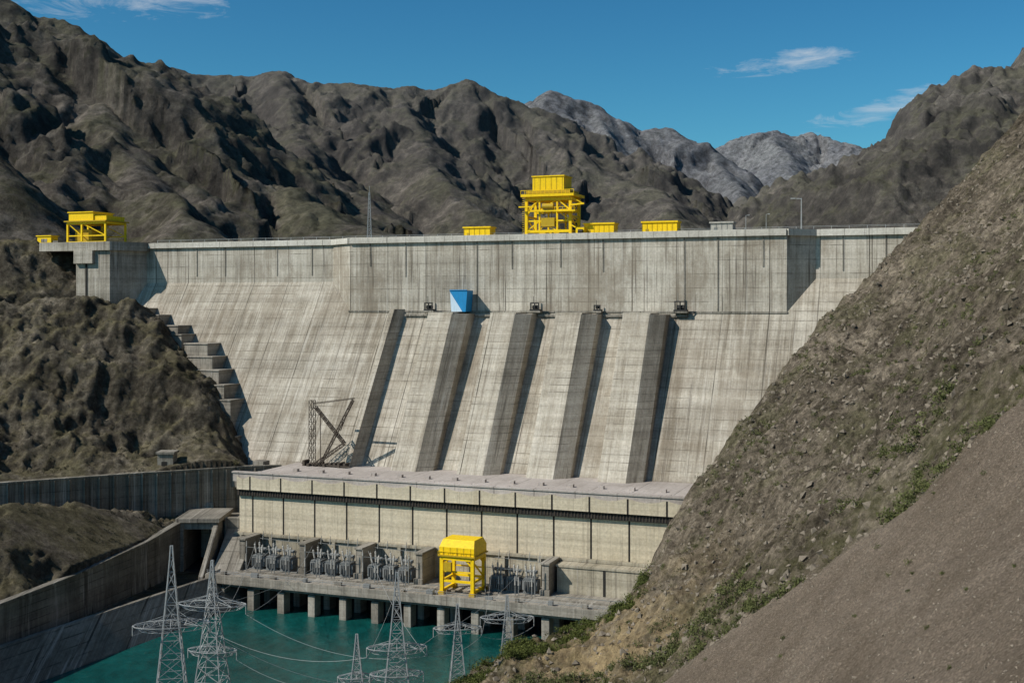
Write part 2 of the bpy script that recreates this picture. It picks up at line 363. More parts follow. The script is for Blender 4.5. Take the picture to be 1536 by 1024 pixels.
rev1=[(-150,188),(-118,277),(-90,340),(-84,352),(-78,372)]      # shoreline revetment top
chw=[(-150,180),(-125.5,268),(-113,310),(-104.5,345),(-101.2,366)]  # upper channel wall
def leftz(X,Y):
    dw=polydist(X,Y,wall)
    cl=np.clip((dw-4)/15,0,1)
    wx=fbm(X,Y,20,3,83)*5
    zh=fhi(X,Y)+ (sharp(X+wx,Y+wx,42,6,71,.55)-.62)*16*cl+(sharp(X-wx,Y,13,5,73,.58)-.62)*5.5*cl+(sharp(X,Y,3.6,3,79)-.62)*1.3
    zh=np.minimum(zh,2.0+fbm(X,Y,25,3,74)*2+(sharp(X,Y,6,3,80)-.6)*2)
    sel=np.clip((Y-(452-.20*(X+190)))/14,0,1)*np.clip((-160-X)/6,0,1)
    z2=fhi2(X,Y); z2=np.minimum(z2,24)+(sharp(X,Y,15,5,75)-.6)*7
    zh=zh*(1-sel)+np.maximum(zh,z2)*sel
    zl=flo(X,Y)+((sharp(X,Y,25,5,76,.58)-.6)*9+(sharp(X,Y,7,4,78,.6)-.6)*4)
    dc=polydist(X,Y,chw+[(-101,374)])
    zl=np.where(dc>0,np.minimum(zl,-69+np.clip(dc,0,30)*.6+0*X),zl)
    z=np.where(dw>0,zh,np.minimum(zl,-55+fbm(X,Y,20,3)*2))
    dr=polydist(X,Y,rev1)
    z=np.where(dw>0,z,np.where(dc>.7,z,np.where(dr>-1,-82.3+.5*fbm(X,Y,4,2),-81-np.maximum(-dr,0)*1.1)))
    return np.maximum(z,-104)
xs=np.arange(-300,-58,.75); ys=np.arange(180,500,.8); X,Y=np.meshgrid(xs,ys)
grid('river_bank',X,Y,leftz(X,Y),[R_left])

def ribbon(name,rows,mats,parent=None):
    mb=MB()
    for a,b in zip(rows[:-1],rows[1:]):
        for i in range(len(a)-1): mb.face([a[i],b[i],b[i+1],a[i+1]])
    return mb.build(name,mats)
def offs(pl,d):
    out=[]
    for i,p in enumerate(pl):
        a=pl[max(i-1,0)]; b=pl[min(i+1,len(pl)-1)]; dx,dy=b[0]-a[0],b[1]-a[1]; L=math.hypot(dx,dy)
        out.append((p[0]-dy/L*d,p[1]+dx/L*d))
    return out
def wallmesh(name,pl,t,zb,zt,mats,posts=0,cap=.5):
    A=pl; B=offs(pl,t); mb=MB(); C=offs(pl,-.35); D=offs(pl,t+.35)
    for i in range(len(pl)-1):
        z0,z1=zb[i],zb[i+1]; t0,t1=zt[i],zt[i+1]
        def pr(a,b,lo0,lo1,hi0,hi1): mb.hexa([(*a[i],lo0),(*a[i+1],lo1),(*b[i+1],lo1),(*b[i],lo0),(*a[i],hi0),(*a[i+1],hi1),(*b[i+1],hi1),(*b[i],hi0)])
        pr(A,B,z0,z1,t0,t1)
        if cap: pr(C,D,t0+.003,t1+.003,t0+cap,t1+cap)
        if posts:
            a=Vector(A[i]);b=Vector(A[i+1]); L=(b-a).length; n=int(L/posts); nd=Vector(C[i])-a
            for k in range(n):
                f=(k+.5)/n; p=a.lerp(b,f)+nd*.6; zt_=t0+(t1-t0)*f; zb_=z0+(z1-z0)*f
                mb.beam((p.x,p.y,zb_),(p.x,p.y,zt_-.1),.55)
    return mb.build(name,mats)
M_wall=concrete('retaining_wall_concrete',(.11,.10,.08),(.19,.172,.14),(.28,.255,.21),3.2,5,1.0,.6)
wallmesh('retaining_wall',[(-320,271),(-250,303.2),(-200,330),(-152,356),(-118,376),(-87,392),(-76,396)],1.6,[-72]*7,[-53.5,-53.8,-54,-54,-54,-54,-54.2],[M_wall],posts=4.2)
M_bankc=concrete('channel_concrete',(.09,.083,.07),(.165,.152,.126),(.26,.24,.205),2.0,7,1.0,.7)
wallmesh('channel_wall',chw,1.4,[-84]*5,[-72.8,-72.0,-70.8,-69,-67.5],[M_bankc],posts=0)
rows=[]
for (x,y),(ox,oy),(wx_,wy_) in zip(rev1,offs(rev1,1.2),offs(rev1,-9)):
    rows.append([(ox,oy,-83),(ox,oy,-79.4),(x,y,-79.4),(wx_,wy_,-90)])
ribbon('river_revetment',rows,[M_bankc])

# outlet portal: deep opening between piers, lintel deck, sloping wing walls
mb=MB()
mb.box(-102,-100.2,366,384,-84,-67.2); mb.box(-91.6,-89.8,366,384,-84,-67.2)
mb.box(-102.6,-89.2,365.4,384.5,-67.19,-65.9)
mb.box(-100.2,-91.6,366.3,367.2,-69.3,-67.2); mb.box(-100.2,-91.6,383,384,-84,-67.2,1)
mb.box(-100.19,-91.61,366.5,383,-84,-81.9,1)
mb.hexa([(-91,348,-84),(-89.6,348,-84),(-89.6,366,-84),(-91,366,-84),(-91,348,-79.6),(-89.6,348,-79.6),(-89.6,366,-67.8),(-91,366,-67.8)])
mb.box(-89,-75,372,374,-84,-66.8); mb.box(-108,-96,386,388,-72,-64.5)
mb.hexa([(-88,352,-84),(-80,352,-84),(-78,371,-84),(-88,371,-84),(-88,352,-79),(-80,352,-79),(-79,371,-70),(-88,371,-70)])
mb.build('outlet_portal',[M_old,M_dark],bevel=.1)
mb=MB(); mb.box(-113.5,-108.5,384,389,-56,-48.6); mb.box(-114,-108,383.5,389.5,-48.59,-47.9); mb.box(-112.2,-110.4,383.93,384.2,-54,-51,1)
mb.build('concrete_hut',[M_old,M_dark])

# ------------------------------------------------------------ DAM
dam=empty('concrete_dam',DAM)
def sv(z): return 7+(-3.3-z)*.65
P=[(-158,0),(-70.9,0),(-60.1,7),(95.6,7),(103.8,0),(240,0)]
mb=MB()
for (u0,v0),(u1,v1) in zip(P[:-1],P[1:]):
    zb0=7.5-v0/.65; zb1=7.5-v1/.65
    mb.face([(u0,-v0,zb0),(u1,-v1,zb1),(u1,-v1,22.2),(u0,-v0,22.2)])
mb.face([(u,-v,22.2) for u,v in P]+[(240,12,22.2),(-158,12,22.2)])
mb.face([(-158,12,22.2),(240,12,22.2),(240,12,-40),(-158,12,-40)])
mb.face([(240,0,7.5),(240,12,-40),(240,12,22.2),(240,0,22.2)])
child(mb,'upper_wall',[M_conc2],dam)
mb=MB()
top=[(u,-v,7.5-v/.65) for u,v in P]
mb.face(top+[(240,-sv(-66),-66),(-158,-sv(-66),-66)])
child(mb,'sloping_face',[M_conc],dam)
mb=MB()
def strip(mb,a,b,o0,o1,z0,z1,m=0):
    (u0,v0),(u1,v1)=a,b; L=math.hypot(u1-u0,v1-v0); nu,nv=-(v1-v0)/L,(u1-u0)/L
    q=lambda u,v,o,z:(u+nu*o,-(v+nv*o),z)
    mb.hexa([q(u0,v0,o0,z0),q(u1,v1,o0,z0),q(u1,v1,o1,z0),q(u0,v0,o1,z0),q(u0,v0,o0,z1),q(u1,v1,o0,z1),q(u1,v1,o1,z1),q(u0,v0,o1,z1)],m)
for a,b in zip(P[:-1],P[1:]):
    L=math.hypot(b[0]-a[0],b[1]-a[1]); n=max(1,round(L/15))
    for k in range(n):
        f0,f1=k/n,(k+1)/n-.10/L
        p0=(a[0]+(b[0]-a[0])*f0,a[1]+(b[1]-a[1])*f0); p1=(a[0]+(b[0]-a[0])*f1,a[1]+(b[1]-a[1])*f1)
        strip(mb,p0,p1,.003,1.0,21.1,23.1+random.uniform(-.05,.05)); strip(mb,p0,p1,-.6,.003,22.21,23.25)
child(mb,'parapet',[M_cap],dam)
mb=MB()
for u in (-52,-38,-10.5,2.5,20,35,62.5,73.5,88):
    mb.box(u,u+.4,-7.2,-6.9,-3.6 if u in(62.5,73.5,-10.5) else 8+random.random()*6,21.05)
for u in (-131,-118,-95,-80,112,125,139):
    mb.box(u,u+.35,-.2,.1,10,21.05)
child(mb,'drain_pipes',[M_old],dam)
mb=MB(); mb.box(-60.5,95.8,-7.6,-6.9,-3.6,-3.0); child(mb,'ledge',[M_old],dam)
mb=MB(); mb.box(-155,235,1.8,2.6,22.21,23.3)
for k in range(70):
    u=-150+k*5.5; mb.beam((u,1.0,22.2),(u,1.0,24.3),.12,1)
mb.beam((-150,1.0,24.3),(232,1.0,24.3),.08,1); mb.beam((-150,1.0,23.9),(232,1.0,23.9),.05,1)
child(mb,'crest_kerb_and_rail',[M_cap,M_steel],dam)

for k,uj in enumerate((-10.8,12.2,35.3,58.2)):
    mb=MB(); u2=uj; u1=uj-4.3; u0=u1-8.8
    zs=list(np.linspace(-4.0,-57,9)); rows=[]
    for z in zs:
        t=(z+4.5)/(-49.5); p=10.6-3.6*t; vf=sv(z)+p; vb=vf-(4.7-.7*t)
        rows.append([(u0,-(sv(z)-1),z),(u0,-vf,z),(u1,-vf,z),(u2,-vb,z),(u2,-(sv(z)-1),z)])
    for a,b in zip(rows[:-1],rows[1:]):
        for i in range(4): mb.face([a[i],b[i],b[i+1],a[i+1]],0 if i<2 else 1)
    mb.face(rows[0],0)
    mb.box(u0-.2,u1+.2,-(sv(-4)+10.4),-6.9,-3.999,-3.5,0)
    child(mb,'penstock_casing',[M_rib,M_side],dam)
mb=MB(); rows=[]
for z in np.linspace(-2.5,-57,6):
    v=sv(z); p=5.5
    rows.append([(-41.5,-(v-1),z),(-41.5,-(v+p),z),(-39.8,-(v+p),z),(-37.6,-(v-1),z)])
for a,b in zip(rows[:-1],rows[1:]):
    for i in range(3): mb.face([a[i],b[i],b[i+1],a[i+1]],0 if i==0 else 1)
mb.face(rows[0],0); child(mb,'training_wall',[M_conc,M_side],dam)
mb=MB()
for a,b in ((-37.2,-24.1),(-10.3,-1.1),(12.7,22.0),(35.8,44.9),(58.7,64)):
    mb.box(a,b,-9.0,-6.9,-5.0,-4.2)
child(mb,'bay_ledge',[M_old],dam)

mb=MB()
def prism(mb,pl,z0,z1,m=0):
    b=[(u,-v,z0) for u,v in pl]; t=[(u,-v,z1) for u,v in pl]; n=len(pl)
    for i in range(n):
        j=(i+1)%n; mb.face([b[i],b[j],t[j],t[i]],m)
    mb.face(t,m); mb.face(b,m)
prism(mb,[(-177,14),(-160.9,14),(-154.3,0),(-154.3,-12),(-177,-12)],-8,20.0)
mb.box(-172.4,-171.6,-14.25,-13.9,-6,19.5,1)
prism(mb,[(-194,15.2),(-160,15.2),(-153,0.9),(-153,-12),(-194,-12)],20.003,23.4)
mb.box(-177,-168,-15.5,-14.01,15,20)
M_tow=concrete('tower_concrete',(.21,.19,.155),(.34,.31,.26),(.46,.425,.37),3.0,60,1.0,.6)
child(mb,'abutment_tower',[M_tow,M_dark],dam)

M_step=concrete('step_concrete',(.17,.155,.13),(.28,.255,.215),(.38,.35,.30),1.5,50,1,.4)
mb=MB()
for i,(u,v,z,w,h) in enumerate([(-149,9,-2.5,9,5),(-141,11,-5,8,6),(-131,14,-9,10,7),(-126,16,-12.5,7,7),(-115,18,-15.5,10,8),(-110.5,22,-20,10.5,8),(-105.5,25,-24.7,10.5,8),(-101,28.5,-29.6,10.5,8.5),(-96.5,31,-34.5,10,16),(-91,36,-47,7,12)]):
    j=random.uniform(-.6,.6)
    mb.box(u-w/2,u+w/2,-(v+5+j),-(v-9),z-h,z+j*.5); mb.box(u-w/2-.25,u+w/2+.25,-(v+5.3+j),-(v-9),z+j*.5+.003,z+j*.5+.5)
child(mb,'stepped_blocks',[M_step],dam,bevel=.12)

# ------------------------------------------------------------ POWERHOUSE
ph=empty('powerhouse',DAM)
mb=MB(); mb.box(-60.8,90,-76.6,-36,-95,-54.9,0); child(mb,'walls',[M_panel],ph)
mb=MB(); mb.box(-62,91,-77.0,-35,-54.85,-53.9,0)
mb.box(-62,91,-78.4,-77.003,-54.85,-52.3,0)
mb.box(-62.3,91.3,-78.7,-76.7,-52.297,-51.9,0)
for k in range(16):
    u=-52+k*9.2; mb.box(u,u+1.6,-60,-58.6,-53.897,-53.0,0)
mb.box(-61,90,-66,-65.4,-53.897,-53.5,0)
child(mb,'roof',[M_roof,M_steel],ph)
pan=MB(); drk=MB()
edges=[-60.6,-55.6]+[-55.6+10.8*(i+1) for i in range(13)]
for a,b in zip(edges[:-1],edges[1:]):
    a2,b2=a+.28,b-.28
    n=10
    for i in range(n):
        f0,f1=i/n,(i+1)/n; x0=a2+(b2-a2)*f0; x1=a2+(b2-a2)*f1
        s0=.9*(1-(2*f0-1)**2); s1=.9*(1-(2*f1-1)**2)
        pan.hexa([(x0,-78.9,-57.2),(x1,-78.9,-57.2),(x1,-76.58,-57.2),(x0,-76.58,-57.2),(x0,-78.9,-53.0-s0),(x1,-78.9,-53.0-s1),(x1,-76.58,-54.9),(x0,-76.58,-54.9)])
    pan.box(a2,b2,-77.3,-76.58,-70.4,-59.3)
    nn=int((b-a)/.9)
    for i in range(nn):
        x=a+(i+.5)*(b-a)/nn; drk.box(x-.1,x+.1,-78.3,-78.16,-59.0,-57.4,1)
    drk.box(b-.27,b+.27,-77.2,-76.58,-70.4,-55)
    drk.box(b-.27,b+.27,-78.8,-78.41,-57.2,-53.2)
drk.box(-60.7,90,-78.15,-76.59,-59.2,-57.21)
child(pan,'facade_panels',[M_panel],ph); child(drk,'window_band',[M_dark,M_rust],ph)
mb=MB(); mb.box(-61.2,90,-77.6,-76.58,-80,-71.2); mb.box(-61.4,90,-78.3,-76.57,-71.19,-70.45)
for k in range(14):
    u=-60+k*10.8; mb.box(u,u+1.0,-78.4,-77.58,-80,-71.25)
mb.box(44.5,76,-83,-77.57,-80,-71.9); mb.box(44.2,76.3,-83.3,-77.56,-71.89,-71.3)
mb.box(57.5,58.1,-83.15,-82.9,-79,-72,1); mb.box(66,68.5,-83.1,-82.9,-79,-75.5,1)
M_pl=concrete('plinth_concrete',(.27,.24,.18),(.38,.34,.26),(.46,.42,.33),2.4,10.8,1.0,.35)
child(mb,'plinth',[M_pl,M_dark],ph)

dk=empty('tailrace_deck',DAM)
mb=MB(); mb.box(-57,78,-99.6,-76,-80.3,-79.0); mb.box(-57,78,-99.9,-99.2,-80.8,-78.4)
mb.box(-57.3,-56.6,-99,-77,-80.6,-78.4)
mb.box(-57,78,-97.6,-95.6,-82,-80.31)
child(mb,'deck_slab',[M_step],dk)
mb=MB()
for k in range(13):
    u=-52.5+k*9.9
    mb.box(u-1.1,u+1.1,-98.6,-95.2,-100,-82.01); mb.box(u-1.0,u+1.0,-90,-86,-100,-80.31)
child(mb,'piers',[M_step],dk,bevel=.15)
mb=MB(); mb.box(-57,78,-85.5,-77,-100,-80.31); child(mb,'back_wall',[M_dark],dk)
mb=MB()
for k in range(46):
    u=-56.5+k*2.9; mb.beam((u,-99.4,-78.4),(u,-99.4,-77.3),.07)
mb.beam((-57,-99.4,-77.3),(76,-99.4,-77.3),.07); mb.beam((-57,-99.4,-77.8),(76,-99.4,-77.8),.05)
child(mb,'railing',[M_steel],dk)
mb=MB()
for k in range(14):
    u=-54+k*9.3+random.uniform(-2,2)
    if not 12<u<28: mb.box(u,u+random.uniform(.8,2.6),-97.5,-97.5+random.uniform(.6,1.6),-79,-79+random.uniform(.5,1.4),k%2)
for v in (87,95): mb.box(-56,77,-v-.12,-v+.12,-78.999,-78.85,1)
mb.box(-56,77,-91.8,-91.2,-78.998,-78.7,0)
child(mb,'deck_equipment',[M_old,M_grey],dk)
for u in (-32.5,-14,5,42.5,-53):
    mb=MB(); mb.box(u-1.0,u+1.0,-87,-78.5,-79,-70.8); mb.box(u-1.3,u+1.3,-87.4,-78.5,-70.79,-70.2); mb.box(u-1.4,u+1.4,-87.8,-86.9,-79,-77.5)
    mb.build('fire_wall',[M_old],DAM,bevel=.08)
def transformer(uc,seed):
    r=random.Random(seed); mb=MB()
    for j,du in enumerate((-4.8,0,4.8)):
        u=uc+du
        mb.box(u-1.5,u+1.5,-87,-83.6,-78.4,-75.2,0); mb.box(u-1.7,u+1.7,-87.2,-83.4,-79,-78.4,0); mb.box(u-1.6,u+1.6,-87.1,-83.5,-75.19,-74.9,0)
        for s in (-1,1):
            for q in range(6):
                y=-86.6+q*.55; mb.box(u+s*1.52,u+s*2.15,y,y+.22,-78.2,-75.5,0)
        for q in range(5):
            x=u-1.2+q*.52; mb.box(x,x+.2,-87.8,-87.02,-78.2,-75.6,0)
        mb.cyl((u-1.6,-84,-73.6),(u+1.4,-84,-73.6),.5,.5,10,0); mb.beam((u-1.0,-84,-75),(u-1.0,-84,-73.9),.15,0); mb.beam((u+.9,-84,-75),(u+.9,-84,-73.9),.15,0)
        for q,(x,h,y,tl) in enumerate(((-.9,3.4,-86,-.5),(0,4.0,-85.5,0),(.9,3.4,-86,.5))):
            b=Vector((u+x,y,-74.9)); t=Vector((u+x+tl,y-.3,-74.9+h+r.uniform(-.3,.4)))
            mb.cyl(b,b.lerp(t,.2),.28,.24,8,0)
            for w in range(7):
                a=b.lerp(t,.2+w*.1); c=b.lerp(t,.27+w*.1); mb.cyl(a,c,.34,.16,8,1)
            mb.cyl(b.lerp(t,.9),t,.1,.06,6,0)
        for x in (-1.9,1.9):
            mb.beam((u+x,-90,-79),(u+x,-90,-76.2),.18,0); mb.cyl((u+x,-90,-76.2),(u+x,-90,-73.6-r.random()),.24,.14,8,1)
    mb.beam((uc-7.2,-89,-72.2),(uc+7.2,-89,-72.4),.10,0); mb.beam((uc-7,-82,-70.9),(uc+7,-82,-71.3),.12,0)
    for x in (-7.2,7.2): mb.beam((uc+x,-89,-79),(uc+x,-89,-72),.22,0); mb.cyl((uc+x,-89,-72),(uc+x,-89,-70.4),.22,.1,8,1)
    for x in (-6,-3,3,6): mb.cyl((uc+x,-82,-71.2),(uc+x+.4,-82.4,-68.6),.16,.08,6,1)
    mb.build('power_transformer',[M_grey,M_porc],DAM)
for i,u in enumerate((-43,-23.2,-4.5,33)): transformer(u,i)

def portal_crane():
    mb=MB(); u0,u1=15.6,24.6; v0,v1=87,95; zb=-79; zt=-69.2
    for u in (u0,u1):
        for v in (v0,v1):
            mb.beam((u,-v,zb+.8),(u,-v,zt),.95,0); mb.box(u-.8,u+.8,-v-.9,-v+.9,zb,zb+.9,1)
        mb.beam((u,-v0,zb+3.6),(u,-v1,zb+3.6),.6,0); mb.beam((u,-v0,zb+.9),(u,-v1,zb+.9),.7,0)
        mb.beam((u,-v0,zb+3.6),(u,-v1,zt-.5),.35,0)
        mb.beam((u,-v0,zt),(u,-v1,zt),.9,0)
    for v in (v0,v1):
        mb.beam((u0,-v,zt),(u1,-v,zt),.95,0); mb.beam((u0,-v,zb+3.6),(u1,-v,zb+3.6),.6,0)
        mb.beam((u0,-v,zt-2.2),(u0+2,-v,zt-.3),.4,0); mb.beam((u1,-v,zt-2.2),(u1-2,-v,zt-.3),.4,0)
        mb.beam((u0,-v,zb+6.2),(u1,-v,zb+6.2),.35,0)
    mb.box(u0-.9,u1+.9,-v1-.9,-v0+.9,zt+.5,zt+.9,1)
    for k in range(9):
        x=u0-.8+k*1.3; mb.beam((x,-v1-.8,zt+.9),(x,-v1-.8,zt+1.9),.08,0)
    mb.beam((u0-.8,-v1-.8,zt+1.9),(u1+.8,-v1-.8,zt+1.9),.1,0)
    a=[(u0-.6,-v1-.5),(u1+.6,-v1-.5),(u1+.6,-v0+.5),(u0-.6,-v0+.5)]; b=[(u0-.1,-v1+1),(u1+.1,-v1+1),(u1+.1,-v0-.8),(u0-.1,-v0-.8)]
    mb.hexa([(*p,zt+.91) for p in a]+[(*p,zt+3.0) for p in a],0); mb.hexa([(*p,zt+3.003) for p in a]+[(*p,zt+4.9) for p in b],0)
    for k in range(5):
        x=u0+.6+k*2; mb.box(x-.06,x+.06,-v1-.56,-v1-.5,zt+1,zt+3,1)
    mb.box(u0+1,u0+3.2,-v1-1.3,-v1-.4,zb+6.5,zb+8.8,1)
    for k in range(10): mb.beam((u1+.7,-v1+.4,zb+1+k*.9),(u1+.7,-v1+1.1,zb+1+k*.9),.07,1)
    mb.build('gantry_crane',[M_yel,M_yel2],DAM)
portal_crane()

def crest_crane():
    mb=MB(); c=14; z0=22.2
    V=(-8,1.5)
    for u in (c-8,c+8):
        for v in V: mb.beam((u,-v,z0),(u,-v,36),1.0,0)
        for z in (24.5,29.5,35.4): mb.beam((u,-V[0],z),(u,-V[1],z),.7,0)
        mb.beam((u,-V[0],24.5),(u,-V[1],29.5),.4,0); mb.beam((u,-V[1],29.5),(u,-V[0],35.4),.4,0)
    for u in (c-3.2,c+3.2):
        mb.beam((u,-V[1],24),(u,-V[1],36),.6,0); mb.beam((u,-V[0],24),(u,-V[0],36),.6,0)
    for v in V:
        for z,w in ((24.4,.9),(28,.5),(31.5,.7),(35.6,1.2)): mb.beam((c-8,-v,z),(c+8,-v,z),w,0)
        mb.beam((c-8,-v,31.5),(c-3.2,-v,35.4),.4,0); mb.beam((c+8,-v,31.5),(c+3.2,-v,35.4),.4,0)
        mb.beam((c-8,-v,24.5),(c-3.2,-v,28),.35,0); mb.beam((c+8,-v,28),(c+3.2,-v,31.5),.35,0); mb.beam((c-3.2,-v,31.5),(c+3.2,-v,35.4),.35,0)
        mb.beam((c-3.2,-v,28),(c+3.2,-v,24.5),.35,0)
    mb.box(c-9.6,c+9.6,-3.2,9.6,36.3,37.2,0); mb.box(c-8,c+8,-2.2,8,37.203,38.4,1)
    for k in range(14):
        x=c-9.6+k*1.48; mb.beam((x,-3.1,37.2),(x,-3.1,38.5),.12,0)
    mb.beam((c-9.6,-3.1,38.5),(c+9.6,-3.1,38.5),.15,0)
    mb.box(c-10,c-4.5,-4.2,-3.21,32.6,33,0); mb.box(c+3,c+10.5,-4.4,-2,30.9,31.4,0)
    for k in range(6): mb.beam((c+3.2+k*1.4,-4.3,31.4),(c+3.2+k*1.4,-4.3,32.5),.1,0)
    mb.beam((c+3,-4.3,32.5),(c+10.4,-4.3,32.5),.12,0)
    mb.beam((c+8,-2,33.2),(c+13,-2,33.6),.55,0); mb.beam((c+8.3,-2,36),(c+12.6,-2,33.6),.25,0)
    mb.box(c-5.8,c+5.6,-1.6,7,38.41,43.2,0); mb.box(c-6.1,c+5.9,-1.9,7.3,43.203,43.6,0)
    for k in range(6): x=c-5+k*2; mb.box(x-.07,x+.07,-1.67,-1.6,38.7,43.1,1)
    mb.box(c-2.4,c+2.4,-2.3,1.5,26,29,1); mb.cyl((c-2,-1.7,33),(c+2,-1.7,33),1,1,12,1)
    for s in (-1,1): mb.cyl((c+s*1.2,-1.7,29),(c+s*1.2,-1.7,32.5),.12,.12,6,2)
    for k in range(18): mb.beam((c-9,-3.3,23+k*.75),(c-8.2,-3.3,23+k*.75),.1,0)
    for u in (c-8,c+8):
        for v in V: mb.box(u-1.2,u+1.2,-v-1,-v+1,z0+.01,z0+1.2,1)
    mb.build('gantry_crane',[M_yel,M_yel2,M_blk],DAM)
crest_crane()
def winch_house(u0,u1,h,m,nm='winch_house'):
    mb=MB(); z0=22.4; v0,v1=-5.5,.2
    mb.box(u0+.3,u1-.3,-v1+.4,-v0-.3,z0,z0+h-.5,0); mb.box(u0,u1,-v1,-v0,z0+h-.499,z0+h,0)
    n=int((u1-u0)/1.8)
    for k in range(n+1):
        x=u0+.35+k*(u1-u0-.7)/n; mb.box(x-.05,x+.05,-v1+.3,-v1+.41,z0,z0+h-.5,1)
    mb.box(u0+1.5,u0+2.6,-v1+.33,-v1+.42,z0,z0+2.1,1)
    mb.build(nm,[m,M_yel2 if m is M_yel else M_grey],DAM)
winch_house(-18.7,-8,4.3,M_yel); winch_house(26,37.2,4.6,M_yel); winch_house(46.4,59,4.7,M_yel); winch_house(69.5,77.5,4.0,plain('grey_cabin_paint',(.42,.40,.36)),'concrete_cabin')
mb=MB(); mb.box(24,27,-2,2,22.3,25.5,0); mb.beam((24,-2,25.5),(22.6,-2,26.3),.4,0); mb.cyl((25,-2.2,24),(26.6,-2.2,24),.8,.8,10,1); mb.build('hoist_winch',[M_yel,M_blk],DAM)
mb=MB()
for u in (-188,-181,-169.5):
    for v in (-6,6): mb.beam((u,-v,23.4),(u,-v,31.5),.7,0)
    mb.beam((u,-6,31.5),(u,6,31.5),.7,0)
for v in (-6,6):
    mb.beam((-188,-v,31.5),(-169.5,-v,31.5),.9,0); mb.beam((-188,-v,26.4),(-169.5,-v,26.4),.4,0); mb.beam((-188,-v,31.5),(-181,-v,26.4),.3,0); mb.beam((-169.5,-v,26.4),(-181,-v,31.5),.3,0); mb.beam((-188,-v,23.8),(-169.5,-v,23.8),.7,0)
mb.box(-189,-168.5,-7.2,7.2,31.95,32.4,1); mb.box(-187.5,-175.5,-6,6,32.41,35.6,0); mb.box(-175.4,-169.5,-5.5,5.5,32.41,34.2,0); mb.box(-187.9,-175.2,-6.4,6.4,35.603,36.0,0)
mb.box(-186,-178,-4,4,24.3,29,1)
mb.build('gantry_crane',[M_yel,M_yel2],DAM)
mb=MB(); mb.box(-207,-200,-2,2,23.6,26.8,0); mb.box(-207.4,-199.6,-2.4,2.4,26.81,27.2,0); mb.box(-199.5,-197,-1.5,1.5,23.6,25,1); mb.box(-205,-202,-2.08,-2,24.4,25.8,1)
mb.box(-214,-194,-5,6,21.5,23.59,1)
mb.build('machinery_shed',[M_yel,M_old],DAM)

mb=MB()
mb.hexa([(-17.3,-13.3,-3.3),(-12.0,-13.3,-3.3),(-12.0,-8,-3.3),(-17.3,-8,-3.3),(-17.9,-13.3,4),(-11.4,-13.3,4),(-11.4,-8,4),(-17.9,-8,4)],0)
mb.face([(-17.3,-13.36,-3.25),(-13.2,-13.36,-3.25),(-17.85,-13.36,3.6)],1)
mb.beam((-17.9,-13.4,4.1),(-11.4,-13.4,4.1),.3,0)
mb.build('blue_sheet_housing',[M_blue,M_white],DAM)
for u,v,s in ((-27.5,9,1.0),(12,9,1.0),(34,9,.7),(62,9,1.2)):
    mb=MB(); z=-2.95
    mb.box(u-1.8*s,u+1.8*s,-v-1.2,-v+1.2,z,z+.5,0)
    for x in (-1.4,0,1.4): mb.beam((u+x*s,-v-1,z+.5),(u+x*s,-v-1,z+2.6*s),.35,0)
    mb.beam((u-1.6*s,-v-1,z+2.6*s),(u+1.6*s,-v-1,z+2.6*s),.4,0); mb.cyl((u-1*s,-v,z+1.2),(u+1*s,-v,z+1.2),.7*s,.7*s,10,0)
    mb.beam((u-.8*s,-v,z+2.6*s),(u-.8*s,-v,z+5*s),.3,1)
    mb.box(u-2.0*s,u+2.0*s,-v-1.3,-7.61,z-.6,z-.003,1)
    mb.build('hoist_winch',[M_blk,M_old],DAM)

def lattice(mb,p,q,w,n,r,m=0,w2=None):
    p=Vector(p);q=Vector(q); d=(q-p).normalized(); a=Vector((0,0,1)) if abs(d.z)<.9 else Vector((0,1,0))
    e=d.cross(a).normalized(); f=d.cross(e).normalized(); w2=w if w2 is None else w2
    prev=None
    for i in range(n+1):
        t=i/n; c=p.lerp(q,t); h=(w+(w2-w)*t)/2
        cur=[c+e*h+f*h,c-e*h+f*h,c-e*h-f*h,c+e*h-f*h]
        if prev:
            for k in range(4):
                mb.beam(prev[k],cur[k],r,m); mb.beam(prev[k],cur[(k+1)%4],r*.7,m)
                mb.beam(cur[k],cur[(k+1)%4],r*.7,m)
        prev=cur
mb=MB()
lattice(mb,(-54.2,-44,-54),(-53.6,-45,-32.5),1.6,9,.16)
lattice(mb,(-53.2,-45,-33.5),(-37,-47,-31.2),.5,9,.14,0,.35)
lattice(mb,(-52.5,-45,-34.5),(-40.5,-47,-46),.8,8,.2)
lattice(mb,(-49.5,-47,-53.5),(-37.4,-47,-31.8),.7,10,.16)
lattice(mb,(-40.5,-47,-46),(-52,-47,-53.6),.9,8,.2)
mb.beam((-37.4,-47,-31.5),(-42.5,-46,-42),.2); mb.beam((-50,-46,-36),(-50.5,-45,-54),.22)
for k in range(9): mb.box(-56+k*1.9,-55.2+k*1.9,-47-random.random(),-44,-54,-53.3+random.random()*1.4)
mb.beam((-57,-46,-53.2),(-38,-48,-53.4),.35)
mb.build('derrick_crane',[M_rust],DAM)
mb=MB(); mb.box(-79,-62.6,-60,-34,-60,-55.3); mb.box(-79,-62.8,-60.6,-60.01,-60,-54.6); mb.box(-72,-68,-52,-48,-55.29,-52.5); mb.box(-76,-62.6,-75,-61,-80,-68)
mb.build('concrete_bench',[M_old],DAM,bevel=.1)

